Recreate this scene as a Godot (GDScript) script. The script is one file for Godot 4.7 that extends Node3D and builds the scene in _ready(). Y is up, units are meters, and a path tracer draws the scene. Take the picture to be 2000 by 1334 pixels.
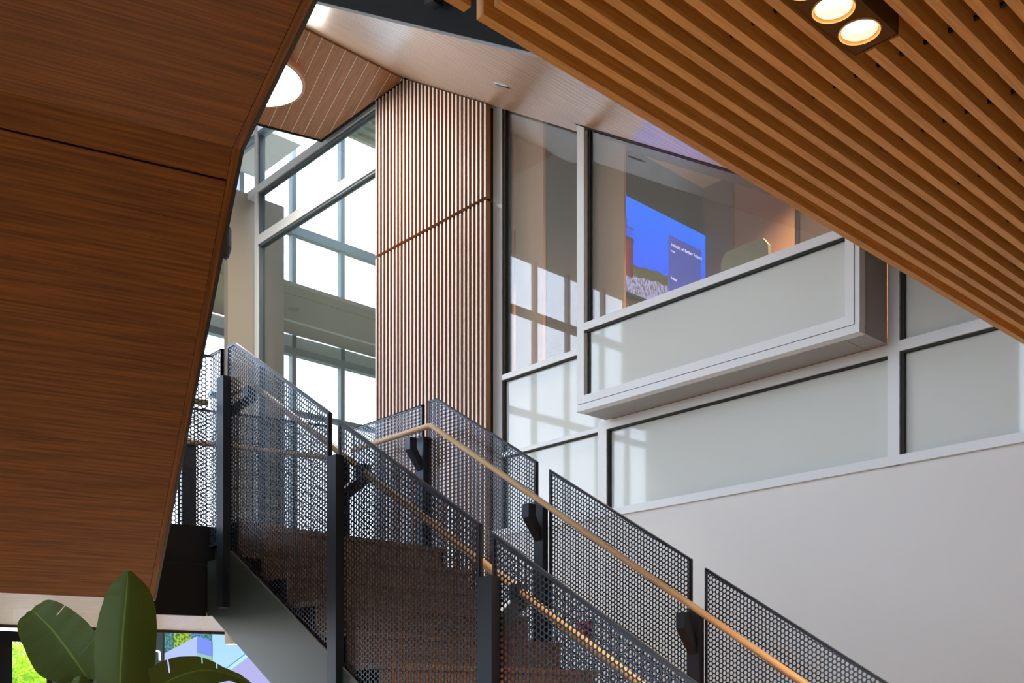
extends Node3D
# Atrium with a perforated-metal staircase, wood soffits and a glazed upper floor.
# Axes: x along the glazed facade (to the right), z out of the facade, y up. Heights in the tables below
# are given above eye level; EY lifts them so that the floor lies at y = 0.

const EY := 1.6
const W := Vector3(0.2667, 0, -0.9638)      # run of the skewed upper flight (along its planks)
const N := Vector3(0.9638, 0, 0.2667)       # across it
const J := Vector3(0.954, 0, 0.2998)        # ceiling board joints

var used := {}
var rng := RandomNumberGenerator.new()
var M := {}
var stair: Node3D

func _ready() -> void:
	rng.seed = 7
	setup_view()
	materials()
	shell()
	facade()
	bay_window()
	meeting_room()
	slat_screen()
	left_glazing()
	upper_soffits()
	baffles()
	wood_flight()
	staircase()
	guards()
	lower_level()
	fittings()
	plant()
	outdoors()

# ---------------------------------------------------------------- view and light
func setup_view() -> void:
	var cam := Camera3D.new()
	cam.name = "camera"
	add_child(cam)
	var f := 2044.505                      # focal length in pixels of the 2000 x 1334 frame
	cam.projection = Camera3D.PROJECTION_FRUSTUM
	cam.near = 0.05
	cam.far = 200.0
	cam.size = 0.05 * 1334.0 / f
	cam.frustum_offset = Vector2(0, 0.05 * (1385.0 - 667.0) / f)   # rising front: the lens looks level
	cam.position = Vector3(0, EY, 0)
	cam.rotation = Vector3(0, deg_to_rad(47.098), 0)
	cam.current = true
	var we := WorldEnvironment.new()
	we.name = "world_environment"
	var e := Environment.new()
	e.background_mode = Environment.BG_SKY
	var sky := Sky.new()
	var sm := ProceduralSkyMaterial.new()
	sm.sky_top_color = Color(0.80, 0.88, 0.98)
	sm.sky_horizon_color = Color(0.95, 0.97, 1.0)
	sm.ground_bottom_color = Color(0.42, 0.40, 0.36)
	sm.ground_horizon_color = Color(0.60, 0.60, 0.58)
	sm.sky_energy_multiplier = 1.3
	sky.sky_material = sm
	e.sky = sky
	e.background_energy_multiplier = 1.0
	e.tonemap_mode = Environment.TONE_MAPPER_LINEAR
	e.tonemap_exposure = 4.6
	e.sdfgi_enabled = true
	e.ssao_enabled = true
	e.ssil_enabled = true
	we.environment = e
	add_child(we)

# ---------------------------------------------------------------- helpers
func V(x: float, y: float, z: float) -> Vector3:
	return Vector3(x, y + EY, z)

func numbered(s: String) -> String:
	var n: int = used.get(s, 0)
	used[s] = n + 1
	return s if n == 0 else "%s_%03d" % [s, n]

func thing(called: String, label: String, category: String, group := "") -> Node3D:
	var o := Node3D.new()
	o.name = numbered(called)
	add_child(o)
	o.set_meta("label", label)
	o.set_meta("category", category)
	if group != "":
		o.set_meta("group", group)
	return o

func sub(called: String, label := "") -> Node3D:
	var o := Node3D.new()
	o.name = called
	stair.add_child(o, true)
	if label != "":
		o.set_meta("label", label)
	return o

func struct(called: String, label := "") -> Node3D:
	var o := Node3D.new()
	o.name = numbered(called)
	add_child(o)
	o.set_meta("kind", "structure")
	if label != "":
		o.set_meta("label", label)
	return o

func mb() -> SurfaceTool:
	var st := SurfaceTool.new()
	st.begin(Mesh.PRIMITIVE_TRIANGLES)
	return st

func put(called: String, mesh: Mesh, mat: Material, parent: Node3D) -> MeshInstance3D:
	var o := MeshInstance3D.new()
	o.name = called
	o.mesh = mesh
	o.material_override = mat
	parent.add_child(o, true)
	return o

func done(called: String, st: SurfaceTool, mat: Material, parent: Node3D) -> MeshInstance3D:
	return put(called, st.commit(), mat, parent)

func tri(st: SurfaceTool, a: Vector3, b: Vector3, c: Vector3, n: Vector3, ua: Vector2, ub: Vector2, uc: Vector2) -> void:
	# n is the outward normal; front faces run clockwise
	var flip := (b - a).cross(c - a).dot(n) > 0.0
	st.set_normal(n)
	st.set_uv(ua)
	st.add_vertex(a)
	st.set_normal(n)
	st.set_uv(uc if flip else ub)
	st.add_vertex(c if flip else b)
	st.set_normal(n)
	st.set_uv(ub if flip else uc)
	st.add_vertex(b if flip else c)

func quad(st: SurfaceTool, a: Vector3, b: Vector3, c: Vector3, d: Vector3, n: Vector3, lu: float, lv: float, uo: Vector2) -> void:
	tri(st, a, b, c, n, uo, uo + Vector2(lu, 0), uo + Vector2(lu, lv))
	tri(st, a, c, d, n, uo, uo + Vector2(lu, lv), uo + Vector2(0, lv))

func face(st: SurfaceTool, o: Vector3, p: Vector3, q: Vector3, inside: Vector3, uo: Vector2) -> void:
	var n := p.cross(q).normalized()
	if n.dot(o + (p + q) * 0.5 - inside) < 0.0:
		n = -n
	if p.length() >= q.length():
		quad(st, o, o + p, o + p + q, o + q, n, p.length(), q.length(), uo)
	else:
		quad(st, o, o + q, o + p + q, o + p, n, q.length(), p.length(), uo)

func slab(st: SurfaceTool, o: Vector3, ex: Vector3, ey: Vector3, ez: Vector3, uo := Vector2.ZERO) -> void:
	var c := o + (ex + ey + ez) * 0.5
	face(st, o, ex, ey, c, uo)
	face(st, o + ez, ex, ey, c, uo)
	face(st, o, ex, ez, c, uo + Vector2(0.3, 0.31))
	face(st, o + ey, ex, ez, c, uo + Vector2(0.7, 0.57))
	face(st, o, ey, ez, c, uo + Vector2(0.1, 0.83))
	face(st, o + ex, ey, ez, c, uo + Vector2(0.2, 0.13))

func bx(st: SurfaceTool, x0: float, x1: float, y0: float, y1: float, z0: float, z1: float, uo := Vector2.ZERO) -> void:
	slab(st, V(x0, y0, z0), Vector3(x1 - x0, 0, 0), Vector3(0, y1 - y0, 0), Vector3(0, 0, z1 - z0), uo)

func part_box(called: String, mat: Material, parent: Node3D, x0: float, x1: float, y0: float, y1: float, z0: float, z1: float) -> MeshInstance3D:
	var st := mb()
	bx(st, x0, x1, y0, y1, z0, z1, Vector2(rng.randf() * 5.0, rng.randf()))
	return done(called, st, mat, parent)

func struct_box(called: String, mat: Material, x0: float, x1: float, y0: float, y1: float, z0: float, z1: float, label := "") -> MeshInstance3D:
	var o := part_box(numbered(called), mat, self, x0, x1, y0, y1, z0, z1)
	o.set_meta("kind", "structure")
	if label != "":
		o.set_meta("label", label)
	return o

# a flat polygon (points in space) pushed along ext
func prism(st: SurfaceTool, poly: Array, ext: Vector3, uo := Vector2.ZERO) -> void:
	var nrm := Vector3.ZERO
	var cen := Vector3.ZERO
	for i in poly.size():
		var a: Vector3 = poly[i]
		var b: Vector3 = poly[(i + 1) % poly.size()]
		nrm += a.cross(b)
		cen += a / poly.size()
	nrm = nrm.normalized()
	var u: Vector3 = (poly[1] - poly[0]).normalized()
	var v := nrm.cross(u)
	var flat := PackedVector2Array()
	for p in poly:
		var q: Vector3 = p - cen
		flat.append(Vector2(q.dot(u), q.dot(v)))
	var idx := Geometry2D.triangulate_polygon(flat)
	var away := nrm if nrm.dot(ext) < 0.0 else -nrm
	for k in range(0, idx.size(), 3):
		var a: Vector3 = poly[idx[k]]
		var b: Vector3 = poly[idx[k + 1]]
		var c: Vector3 = poly[idx[k + 2]]
		tri(st, a, b, c, away, uo + flat[idx[k]], uo + flat[idx[k + 1]], uo + flat[idx[k + 2]])
		tri(st, a + ext, b + ext, c + ext, -away, uo + flat[idx[k]], uo + flat[idx[k + 1]], uo + flat[idx[k + 2]])
	var ccw := 1.0 if not Geometry2D.is_polygon_clockwise(flat) else -1.0
	for i in poly.size():
		var a: Vector3 = poly[i]
		var b: Vector3 = poly[(i + 1) % poly.size()]
		var n := (b - a).cross(nrm).normalized() * ccw
		quad(st, a, b, b + ext, a + ext, n, (b - a).length(), ext.length(), uo)

func tube(st: SurfaceTool, pts: Array, r: float, seg := 14) -> void:
	var rings := []
	for i in pts.size():
		var p: Vector3 = pts[i]
		var d0: Vector3 = (p - pts[i - 1]).normalized() if i > 0 else (pts[1] - p).normalized()
		var d1: Vector3 = (pts[i + 1] - p).normalized() if i < pts.size() - 1 else d0
		var d := (d0 + d1).normalized()
		var s := d.cross(Vector3.UP).normalized() if absf(d.y) < 0.99 else Vector3.RIGHT
		var t := s.cross(d).normalized()
		var k := 1.0 / maxf(0.5, d.dot(d1))
		var ring := []
		for j in seg:
			var a := TAU * j / seg
			ring.append([p + (s * cos(a) * k + t * sin(a) * (k if absf(d0.y - d1.y) > 0.01 else 1.0)) * r, s * cos(a) + t * sin(a)])
		rings.append(ring)
	var run := 0.0
	for i in rings.size() - 1:
		var len_: float = (pts[i + 1] - pts[i]).length()
		for j in seg:
			var j2 := (j + 1) % seg
			var q := [rings[i][j], rings[i + 1][j], rings[i + 1][j2], rings[i][j2]]
			var uv := [Vector2(run, 0.02 * j), Vector2(run + len_, 0.02 * j), Vector2(run + len_, 0.02 * (j + 1)), Vector2(run, 0.02 * (j + 1))]
			var fl: bool = (q[1][0] - q[0][0]).cross(q[2][0] - q[0][0]).dot(q[0][1]) > 0.0
			for k in ([0, 2, 1, 0, 3, 2] if fl else [0, 1, 2, 0, 2, 3]):
				st.set_normal(q[k][1])
				st.set_uv(uv[k])
				st.add_vertex(q[k][0])
		run += len_
	for e in [0, rings.size() - 1]:
		var n: Vector3 = (pts[0] - pts[1]).normalized() if e == 0 else (pts[-1] - pts[-2]).normalized()
		for j in seg:
			tri(st, pts[e], rings[e][j][0], rings[e][(j + 1) % seg][0], n, Vector2.ZERO, Vector2.ZERO, Vector2.ZERO)

# profile of [radius, height] turned about the vertical through c
func lathe(st: SurfaceTool, c: Vector3, prof: Array, seg := 32) -> void:
	for i in prof.size() - 1:
		var a: Vector2 = prof[i]
		var b: Vector2 = prof[i + 1]
		var nn := Vector2(b.y - a.y, a.x - b.x).normalized()
		for j in seg:
			var t0 := TAU * j / seg
			var t1 := TAU * (j + 1) / seg
			var q := []
			for w in [[a, t0], [b, t0], [b, t1], [a, t1]]:
				q.append([c + Vector3(w[0].x * cos(w[1]), w[0].y, w[0].x * sin(w[1])), Vector3(nn.x * cos(w[1]), nn.y, nn.x * sin(w[1]))])
			for tr in [[0, 1, 2], [0, 2, 3]]:
				var fl: bool = (q[tr[1]][0] - q[tr[0]][0]).cross(q[tr[2]][0] - q[tr[0]][0]).dot(q[0][1] + q[2][1]) > 0.0
				for k in ([tr[0], tr[2], tr[1]] if fl else tr):
					st.set_normal(q[k][1])
					st.set_uv(Vector2(0, 0))
					st.add_vertex(q[k][0])

# ---------------------------------------------------------------- materials
func mat(c: Color, rough: float, metal := 0.0, spec := 0.5) -> StandardMaterial3D:
	var m := StandardMaterial3D.new()
	m.albedo_color = c
	m.roughness = rough
	m.metallic = metal
	m.metallic_specular = spec
	return m

func noise_tex(freq: float, oct: int, colors: Array, stops: Array, sd: int) -> NoiseTexture2D:
	var t := NoiseTexture2D.new()
	t.width = 512
	t.height = 512
	t.seamless = true
	var n := FastNoiseLite.new()
	n.noise_type = FastNoiseLite.TYPE_SIMPLEX
	n.seed = sd
	n.frequency = freq
	n.fractal_type = FastNoiseLite.FRACTAL_FBM
	n.fractal_octaves = oct
	t.noise = n
	var g := Gradient.new()
	g.offsets = PackedFloat32Array(stops)
	g.colors = PackedColorArray(colors)
	t.color_ramp = g
	return t

func wood(t: Texture2D, tint: Color, rough: float, su: float, sv: float) -> StandardMaterial3D:
	var m := mat(tint, rough)
	m.albedo_texture = t
	m.uv1_scale = Vector3(su, sv, 1)
	return m

func glow(c: Color, e: float) -> StandardMaterial3D:
	var m := mat(Color(0.9, 0.9, 0.9), 0.6)
	m.emission_enabled = true
	m.emission = c
	m.emission_energy_multiplier = e
	return m

func materials() -> void:
	var walnut := noise_tex(0.012, 5, [Color(0.375, 0.20, 0.042), Color(0.485, 0.275, 0.064), Color(0.57, 0.345, 0.092)], [0.0, 0.5, 1.0], 3)
	var oak := noise_tex(0.012, 5, [Color(0.80, 0.575, 0.285), Color(0.865, 0.64, 0.33), Color(0.91, 0.695, 0.375)], [0.0, 0.5, 1.0], 5)
	for i in 3:
		var k: float = [1.0, 0.965, 0.985][i]
		M["walnut%d" % i] = wood(walnut, Color(k, k, k), 0.5, 0.22, 7.0)
		M["walnut%d" % i].metallic_specular = 0.35
		M["oak%d" % i] = wood(oak, Color(k, k * 0.99, k * 0.98) if k <= 1.0 else Color(1, 1, 1), 0.55, 0.3, 7.0)
	M.soffit = wood(noise_tex(0.012, 5, [Color(0.56, 0.35, 0.20), Color(0.66, 0.43, 0.26), Color(0.72, 0.50, 0.32)], [0.0, 0.5, 1.0], 11), Color.WHITE, 0.42, 0.22, 5.0)
	M.pale = wood(noise_tex(0.012, 4, [Color(0.73, 0.59, 0.49), Color(0.77, 0.64, 0.54), Color(0.81, 0.69, 0.60)], [0.0, 0.5, 1.0], 12), Color.WHITE, 0.27, 0.2, 5.0)
	M.pale.metallic_specular = 0.9
	M.underside = wood(noise_tex(0.012, 4, [Color(0.83, 0.82, 0.82), Color(0.87, 0.865, 0.86)], [0.0, 1.0], 13), Color.WHITE, 0.3, 0.2, 5.0)
	M.slat = wood(noise_tex(0.012, 5, [Color(0.60, 0.41, 0.25), Color(0.69, 0.49, 0.31), Color(0.75, 0.55, 0.36)], [0.0, 0.5, 1.0], 17), Color.WHITE, 0.5, 0.25, 8.0)
	M.rail = wood(noise_tex(0.012, 4, [Color(0.82, 0.65, 0.46), Color(0.90, 0.745, 0.56)], [0.0, 1.0], 14), Color.WHITE, 0.4, 0.3, 9.0)
	M.riser = wood(noise_tex(0.012, 4, [Color(0.64, 0.49, 0.37), Color(0.72, 0.57, 0.44)], [0.0, 1.0], 15), Color.WHITE, 0.5, 0.3, 6.0)
	M.white_edge = mat(Color(0.88, 0.865, 0.88), 0.5)
	M.joint = mat(Color(0.93, 0.90, 0.86), 0.3)
	M.gap = mat(Color(0.06, 0.045, 0.035), 0.8)
	M.black = mat(Color(0.035, 0.034, 0.038), 0.45)
	M.fascia = mat(Color(0.03, 0.03, 0.037), 0.65, 0.0, 0.3)
	M.steel = mat(Color(0.25, 0.27, 0.31), 0.32, 0.55)
	M.perf = mat(Color(0.31, 0.335, 0.38), 0.28, 0.75)
	M.stringer = mat(Color(0.235, 0.26, 0.235), 0.3)
	M.plaster = mat(Color(0.86, 0.85, 0.84), 0.85)
	M.plaster.normal_enabled = true
	var pn := noise_tex(0.05, 4, [Color.BLACK, Color.WHITE], [0.0, 1.0], 21)
	pn.as_normal_map = true
	pn.bump_strength = 1.0
	M.plaster.normal_texture = pn
	M.plaster.normal_scale = 0.06
	M.plaster.uv1_scale = Vector3(0.5, 0.5, 1)
	M.alu = mat(Color(0.86, 0.865, 0.87), 0.35)
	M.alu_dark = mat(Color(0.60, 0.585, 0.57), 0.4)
	M.gasket = mat(Color(0.03, 0.03, 0.03), 0.6)
	M.spandrel = mat(Color(0.81, 0.82, 0.80), 0.03)
	M.glass = mat(Color(0.9, 0.95, 0.93, 0.06), 0.0)
	M.glass.transparency = BaseMaterial3D.TRANSPARENCY_ALPHA
	M.glass.metallic_specular = 0.6
	M.glass_shade = mat(Color(0.30, 0.34, 0.32, 0.34), 0.0)  # darkened pane colour stands for shade on what lies behind it
	M.glass_shade.transparency = BaseMaterial3D.TRANSPARENCY_ALPHA
	M.glass_shade.metallic_specular = 0.4
	M.glass_out = mat(Color(0.95, 0.98, 0.98, 0.03), 0.0)
	M.glass_out.transparency = BaseMaterial3D.TRANSPARENCY_ALPHA
	M.frame_out = mat(Color(0.50, 0.56, 0.60), 0.4)
	M.frame_dark = mat(Color(0.34, 0.38, 0.41), 0.4)
	M.beige = mat(Color(0.63, 0.585, 0.52), 0.7)
	M.taupe = mat(Color(0.60, 0.465, 0.35), 0.8)
	M.room_dark = mat(Color(0.19, 0.145, 0.12), 0.8)
	M.room_ceiling = mat(Color(0.66, 0.62, 0.57), 0.9)
	M.floor = mat(Color(0.80, 0.73, 0.645), 0.4)
	M.leafy = mat(Color(0.16, 0.27, 0.06), 0.4)
	M.lamp = glow(Color(1.0, 0.97, 0.93), 3.0)
	M.warm_lamp = glow(Color(1.0, 0.80, 0.55), 2.5)

# ---------------------------------------------------------------- the hall itself
func shell() -> void:
	struct_box("floor", M.floor, -17.2, 7.2, -1.8, -1.6, -14.2, 8.2, "pale stone floor of the atrium")
	struct_box("ceiling", M.plaster, -17.2, 7.2, 10.15, 10.4, -8.2, 8.2, "plain roof over the atrium")
	struct_box("ceiling", M.plaster, -11.0, 7.2, 9.6, 10.4, -14.2, -8.2, "roof over the upper rooms")
	struct_box("ceiling", M.plaster, -17.0, -15.5, 9.6, 9.85, -9.5, -8.15, "pale roof edge behind the tall glazing")
	var dk := struct("ceiling", "ribbed metal deck seen at the top of the tall glazing")
	part_box("deck", mat(Color(0.78, 0.80, 0.74), 0.6), dk, -17.2, -11.0, 11.2, 11.4, -14.2, -11.5)
	for k in 24:
		part_box("rib", mat(Color(0.64, 0.66, 0.60), 0.6), dk, -17.0 + 0.25 * k, -16.9 + 0.25 * k, 11.13, 11.2, -14.0, -11.5)
	struct_box("wall_gable", M.plaster, -11.1, -10.9, 9.6, 11.6, -14.2, -8.2)
	struct_box("wall_back", M.plaster, -8.9, 7.0, -1.6, 1.965, -8.3, -8.02, "smooth white plaster wall below the glazed upper floor")
	struct_box("wall_far", M.plaster, -17.0, 7.0, -1.6, 11.2, -14.2, -14.0, "far end wall behind the upper rooms")
	struct_box("wall_right", M.plaster, 7.0, 7.2, -1.6, 10.15, -14.0, 8.0, "plain side wall right of the entry")
	struct_box("wall_front", M.plaster, -3.0, 7.0, -1.6, 10.15, 8.0, 8.2, "wall behind the entry")
	# the storey above the baffled entry ceiling
	struct_box("wall_upper", M.plaster, -2.84, -2.7, 2.9, 10.15, -5.2, 8.0, "upper storey wall over the entry ceiling")

# ---------------------------------------------------------------- glazed facade at z = -8
func facade() -> void:
	var w := struct("window_1", "white framed glazed wall of the upper floor with grey back-painted panels")
	var zf := -8.0
	var zb := -8.14
	# frame members
	part_box("mullion", M.alu, w, -4.14, -4.04, 1.965, 4.1, zb, zf)
	part_box("mullion", M.alu, w, -1.04, -0.94, 1.965, 3.6, zb, zf)
	part_box("mullion", M.alu, w, -7.31, -7.19, 2.04, 2.955, zb, zf)
	part_box("sill_rail", M.alu, w, -7.25, -4.09, 1.965, 2.04, zb, zf + 0.012)
	part_box("sill_rail", M.alu, w, -4.09, 3.0, 1.965, 2.04, zb, zf + 0.012)
	part_box("sill_rail", M.alu, w, -8.93, -7.25, 1.965, 2.04, zb, zf + 0.012)
	part_box("transom", M.alu, w, -4.04, -1.04, 2.875, 2.96, zb, zf)
	part_box("transom", M.alu, w, -7.19, -4.14, 2.865, 2.95, zb, zf)
	part_box("transom", M.alu, w, -8.78, -7.31, 2.86, 2.905, zb, zf)
	part_box("transom", M.alu, w, -8.78, -7.19, 3.73, 3.79, zb, zf)
	part_box("jamb", M.alu_dark, w, -8.925, -8.78, 2.04, 6.9, zb, zf)
	# dark gaskets round the panes
	for g in [[-8.78, -7.19, 3.715, 3.73], [-8.78, -7.31, 2.848, 2.86], [-7.19, -4.14, 2.848, 2.865], [-4.04, -1.04, 2.858, 2.875], [-8.78, -8.755, 2.04, 2.86], [-8.78, -8.755, 2.905, 3.73], [-8.78, -8.74, 3.79, 6.8], [-7.19, -7.165, 2.04, 2.85], [-4.04, -4.01, 2.04, 2.86], [-4.04, -4.01, 2.96, 4.0]]:
		part_box("gasket", M.gasket, w, g[0], g[1], g[2], g[3], zb + 0.02, zf - 0.02)
	# panes: clear above, back-painted below
	var st := mb()
	prism(st, [V(-8.78, 3.79, -8.06), V(-7.1, 3.79, -8.06), V(-7.1, 5.85, -8.06), V(-8.78, 6.85, -8.06)], Vector3(0, 0, -0.012))
	done("pane", st, M.glass, w)
	for g in [[-8.78, -7.19, 2.905, 3.73], [-8.78, -7.31, 2.04, 2.86], [-7.19, -4.14, 2.04, 2.865], [-4.04, -1.04, 2.04, 2.875], [-4.04, -1.04, 2.96, 3.95], [-0.94, 3.0, 2.04, 3.3]]:
		part_box("panel", M.spandrel, w, g[0], g[1], g[2], g[3], -8.10, -8.055)
	struct_box("wall_back_upper", M.plaster, -4.0, 7.0, 2.0, 6.9, -8.4, -8.2)

func soffit_y(x: float) -> float:
	return 7.936 - 0.6248 * (x + 10.58)

# ---------------------------------------------------------------- box window pushed out of the facade
func bay_window() -> void:
	var w := struct("window_2", "white framed box window standing out of the facade")
	var zf := -7.55
	var st := mb()
	prism(st, [V(-7.177, 3.02, zf), V(-7.083, 3.02, zf), V(-7.083, soffit_y(-7.083) - 0.01, zf), V(-7.177, soffit_y(-7.177) - 0.01, zf)], Vector3(0, 0, -0.10))
	done("mullion", st, M.alu, w)
	part_box("transom", M.alu, w, -7.083, -4.19, 3.735, 3.81, zf - 0.10, zf)
	part_box("transom", M.alu, w, -7.083, -4.264, 3.02, 3.097, zf - 0.10, zf)
	part_box("fascia", M.alu, w, -7.19, -4.143, 2.95, 3.015, zf - 0.10, zf - 0.004)
	part_box("mullion", M.alu, w, -4.264, -4.189, 3.02, 3.735, zf - 0.10, zf)
	st = mb()
	prism(st, [V(-4.183, 3.015, zf - 0.006), V(-4.143, 3.015, zf - 0.006), V(-4.143, soffit_y(-4.143) - 0.02, zf - 0.006), V(-4.183, soffit_y(-4.183) - 0.02, zf - 0.006)], Vector3(0, 0, -0.1))
	done("corner_trim", st, M.alu, w)
	part_box("panel", M.spandrel, w, -7.06, -4.264, 3.097, 3.715, zf - 0.075, zf - 0.045)
	part_box("gasket", M.gasket, w, -7.083, -4.264, 3.715, 3.735, zf - 0.08, zf - 0.015)
	part_box("gasket", M.gasket, w, -7.06, -7.03, 3.097, 3.715, zf - 0.08, zf - 0.035)
	part_box("gasket", M.gasket, w, -7.06, -7.03, 3.81, 5.7, zf - 0.08, zf - 0.035)
	part_box("reveal", M.alu_dark, w, -7.083, -7.06, 3.097, 5.71, zf - 0.10, zf - 0.02)
	st = mb()
	prism(st, [V(-7.03, 3.81, zf - 0.055), V(-4.2, 3.81, zf - 0.055), V(-4.2, soffit_y(-4.2) - 0.02, zf - 0.055), V(-7.03, soffit_y(-7.03) - 0.02, zf - 0.055)], Vector3(0, 0, -0.012))
	done("pane", st, M.glass, w)
	# return panels: right end, left end, underside in two sheets
	st = mb()
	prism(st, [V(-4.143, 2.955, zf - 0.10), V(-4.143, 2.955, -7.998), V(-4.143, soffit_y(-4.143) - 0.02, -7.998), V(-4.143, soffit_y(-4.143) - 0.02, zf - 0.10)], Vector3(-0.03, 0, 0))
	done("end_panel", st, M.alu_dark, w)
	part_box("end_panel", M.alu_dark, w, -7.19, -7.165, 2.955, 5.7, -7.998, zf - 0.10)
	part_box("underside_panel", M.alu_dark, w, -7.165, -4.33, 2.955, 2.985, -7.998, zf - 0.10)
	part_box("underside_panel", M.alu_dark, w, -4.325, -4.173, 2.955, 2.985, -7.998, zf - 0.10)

# ---------------------------------------------------------------- meeting room behind the glass
func meeting_room() -> void:
	struct_box("floor", M.taupe, -10.9, -3.9, 2.75, 2.86, -11.1, -8.16, "floor of the meeting room")
	struct_box("ceiling", M.room_ceiling, -10.9, -0.5, 6.75, 6.9, -11.1, -8.16, "plain ceiling of the meeting room")
	struct_box("wall_meeting_back", M.taupe, -10.9, -0.5, 2.86, 6.75, -11.3, -11.1, "taupe back wall of the meeting room")
	struct_box("wall_meeting_left", M.taupe, -8.72, -8.27, 2.86, 6.75, -11.1, -8.16, "thick taupe partition carrying the wall screen")
	struct_box("wall_meeting_panel", M.room_dark, -8.27, -8.255, 2.86, 6.75, -11.09, -8.2, "dark brown panelling behind the wall screen")
	struct_box("wall_meeting_right", M.taupe, -4.0, -3.9, 2.86, 6.75, -11.1, -8.4, "right wall of the meeting room")
	var cp := struct("column_meeting", "flat taupe column panel just behind the box window glass")
	var cs := mb()
	prism(cs, [V(-7.12, 3.03, -7.70), V(-6.69, 3.03, -7.70), V(-6.69, soffit_y(-6.69) - 0.03, -7.70), V(-7.12, soffit_y(-7.12) - 0.03, -7.70)], Vector3(0, 0, -0.025))
	done("panel", cs, M.taupe, cp)
	struct_box("wall_meeting_pilaster", mat(Color(0.44, 0.35, 0.28), 0.8), -8.25, -7.80, 2.86, 6.75, -11.1, -11.05, "darker pilaster in the corner beside the wall screen")
	struct_box("wall_meeting_left_room", M.taupe, -10.9, -10.8, 2.86, 6.75, -11.1, -8.16)
	struct_box("floor_meeting_bay", M.taupe, -7.165, -4.175, 2.99, 3.03, -8.2, -7.66)
	# door frame on the back wall
	var d := struct("door_1", "dark framed door on the back wall of the meeting room")
	part_box("frame", M.black, d, -6.90, -6.84, 2.86, 6.4, -11.1, -11.05)
	part_box("frame", M.black, d, -5.9, -5.84, 2.86, 6.4, -11.1, -11.05)
	part_box("frame", M.black, d, -6.84, -5.9, 6.34, 6.4, -11.1, -11.05)
	part_box("leaf", M.room_dark, d, -6.84, -5.9, 2.86, 6.34, -11.1, -11.07)
	# wall screen
	var t := thing("wall_screen", "large wall screen showing a blue sky and a red lighthouse behind the box window", "screen")
	part_box("housing", M.black, t, -8.27, -8.215, 4.97, 6.135, -11.06, -8.99)
	var gn := FastNoiseLite.new()
	gn.seed = 9
	gn.frequency = 0.05
	var img := Image.create(640, 360, false, Image.FORMAT_RGB8)
	for y in 360:
		for x in 640:
			var c := Color(0.0, 0.42, 1.0).lerp(Color(0.0, 0.33, 1.0), clampf(y / 280.0, 0, 1))
			var hz := 245.0 + 10.0 * sin(x * 0.013) + 3.0 * sin(x * 0.09)
			if y > hz:
				var g := clampf(0.5 + 1.1 * gn.get_noise_2d(x * 1.6, y * 0.8), 0, 1)
				c = Color(0.22, 0.20, 0.14).lerp(Color(0.40, 0.36, 0.16), g)
				if y > hz + 40:
					c = Color(0.62, 0.60, 0.85).lerp(Color(0.36, 0.34, 0.14), clampf(g * 1.5 - 0.5, 0, 1))
			if x > 118 and x < 190 and y > 168 and y < 300:          # lighthouse tower
				c = Color(0.62, 0.10, 0.10).lerp(Color(0.30, 0.02, 0.06), clampf((x - 140) / 50.0, 0, 1))
			if x > 112 and x < 196 and y > 150 and y <= 168:
				c = Color(0.25, 0.05, 0.08)
			if x > 112 and x < 196 and y > 112 and y <= 150 and (x % 14 < 3 or y < 117):
				c = Color(0.35, 0.08, 0.14)
			if x > 150 and x < 156 and y > 80 and y <= 112:
				c = Color(0.4, 0.06, 0.1)
			if x > 400 and x < 612 and y > 68 and y < 292:           # message panel
				c = Color(0.25, 0.28, 0.62)
				if x < 406:
					c = Color(0.27, 0.27, 0.80)
			img.set_pixel(x, y, c)
	var tex := ImageTexture.create_from_image(img)
	var sm := mat(Color(0.02, 0.02, 0.02), 0.12)
	sm.emission_enabled = true
	sm.emission_texture = tex
	sm.emission = Color.WHITE
	sm.emission_operator = BaseMaterial3D.EMISSION_OP_MULTIPLY
	sm.emission_energy_multiplier = 0.25
	var st := mb()
	var a := V(-8.212, 6.12, -9.005)
	var b := V(-8.212, 6.12, -11.045)
	var c2 := V(-8.212, 4.985, -11.045)
	var d2 := V(-8.212, 4.985, -9.005)
	tri(st, a, b, c2, Vector3.RIGHT, Vector2(0, 0), Vector2(1, 0), Vector2(1, 1))
	tri(st, a, c2, d2, Vector3.RIGHT, Vector2(0, 0), Vector2(1, 1), Vector2(0, 1))
	done("display", st, sm, t)
	var wm := glow(Color(0.75, 0.78, 1.0), 0.22)
	for l in [["Instead of Better Future", 0.055, -10.33, 5.80], ["today", 0.03, -10.33, 5.72], ["Today", 0.04, -10.33, 5.38]]:
		var tm := TextMesh.new()
		tm.text = l[0]
		tm.font_size = 16
		tm.pixel_size = l[1] / 16.0
		tm.depth = 0.002
		tm.horizontal_alignment = HORIZONTAL_ALIGNMENT_LEFT
		var o := put("lettering", tm, wm, t)
		o.position = V(-8.209, l[3], l[2])
		o.rotation.y = PI / 2
	# downlights of the room
	for p in [[-6.6, -10.2, "near the back wall, in line with the wall screen"], [-6.6, -9.0, "above the lounge chair, near the glass"], [-5.2, -10.2, "by the dark door frame at the back wall"], [-5.2, -9.0, "near the glass at the right end of the box window"], [-9.9, -9.6, "in the room left of the thick partition"]]:
		downlight("recessed_downlight", "small round recessed downlight " + p[2], V(p[0], 6.75, p[1]), 0.07, 4.0, Color(1.0, 0.84, 0.66), "downlights in the meeting room")
	# a chair whose back shows above the sill
	var ch := thing("lounge_chair", "grey green lounge chair back seen above the box window sill", "chair")
	st = mb()
	prism(st, [V(-6.42, 3.45, -8.9), V(-6.42, 4.60, -8.9), V(-6.36, 4.68, -8.9), V(-5.92, 4.68, -8.9), V(-5.86, 4.60, -8.9), V(-5.80, 3.45, -8.9)], Vector3(0, 0, -0.05))
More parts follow.
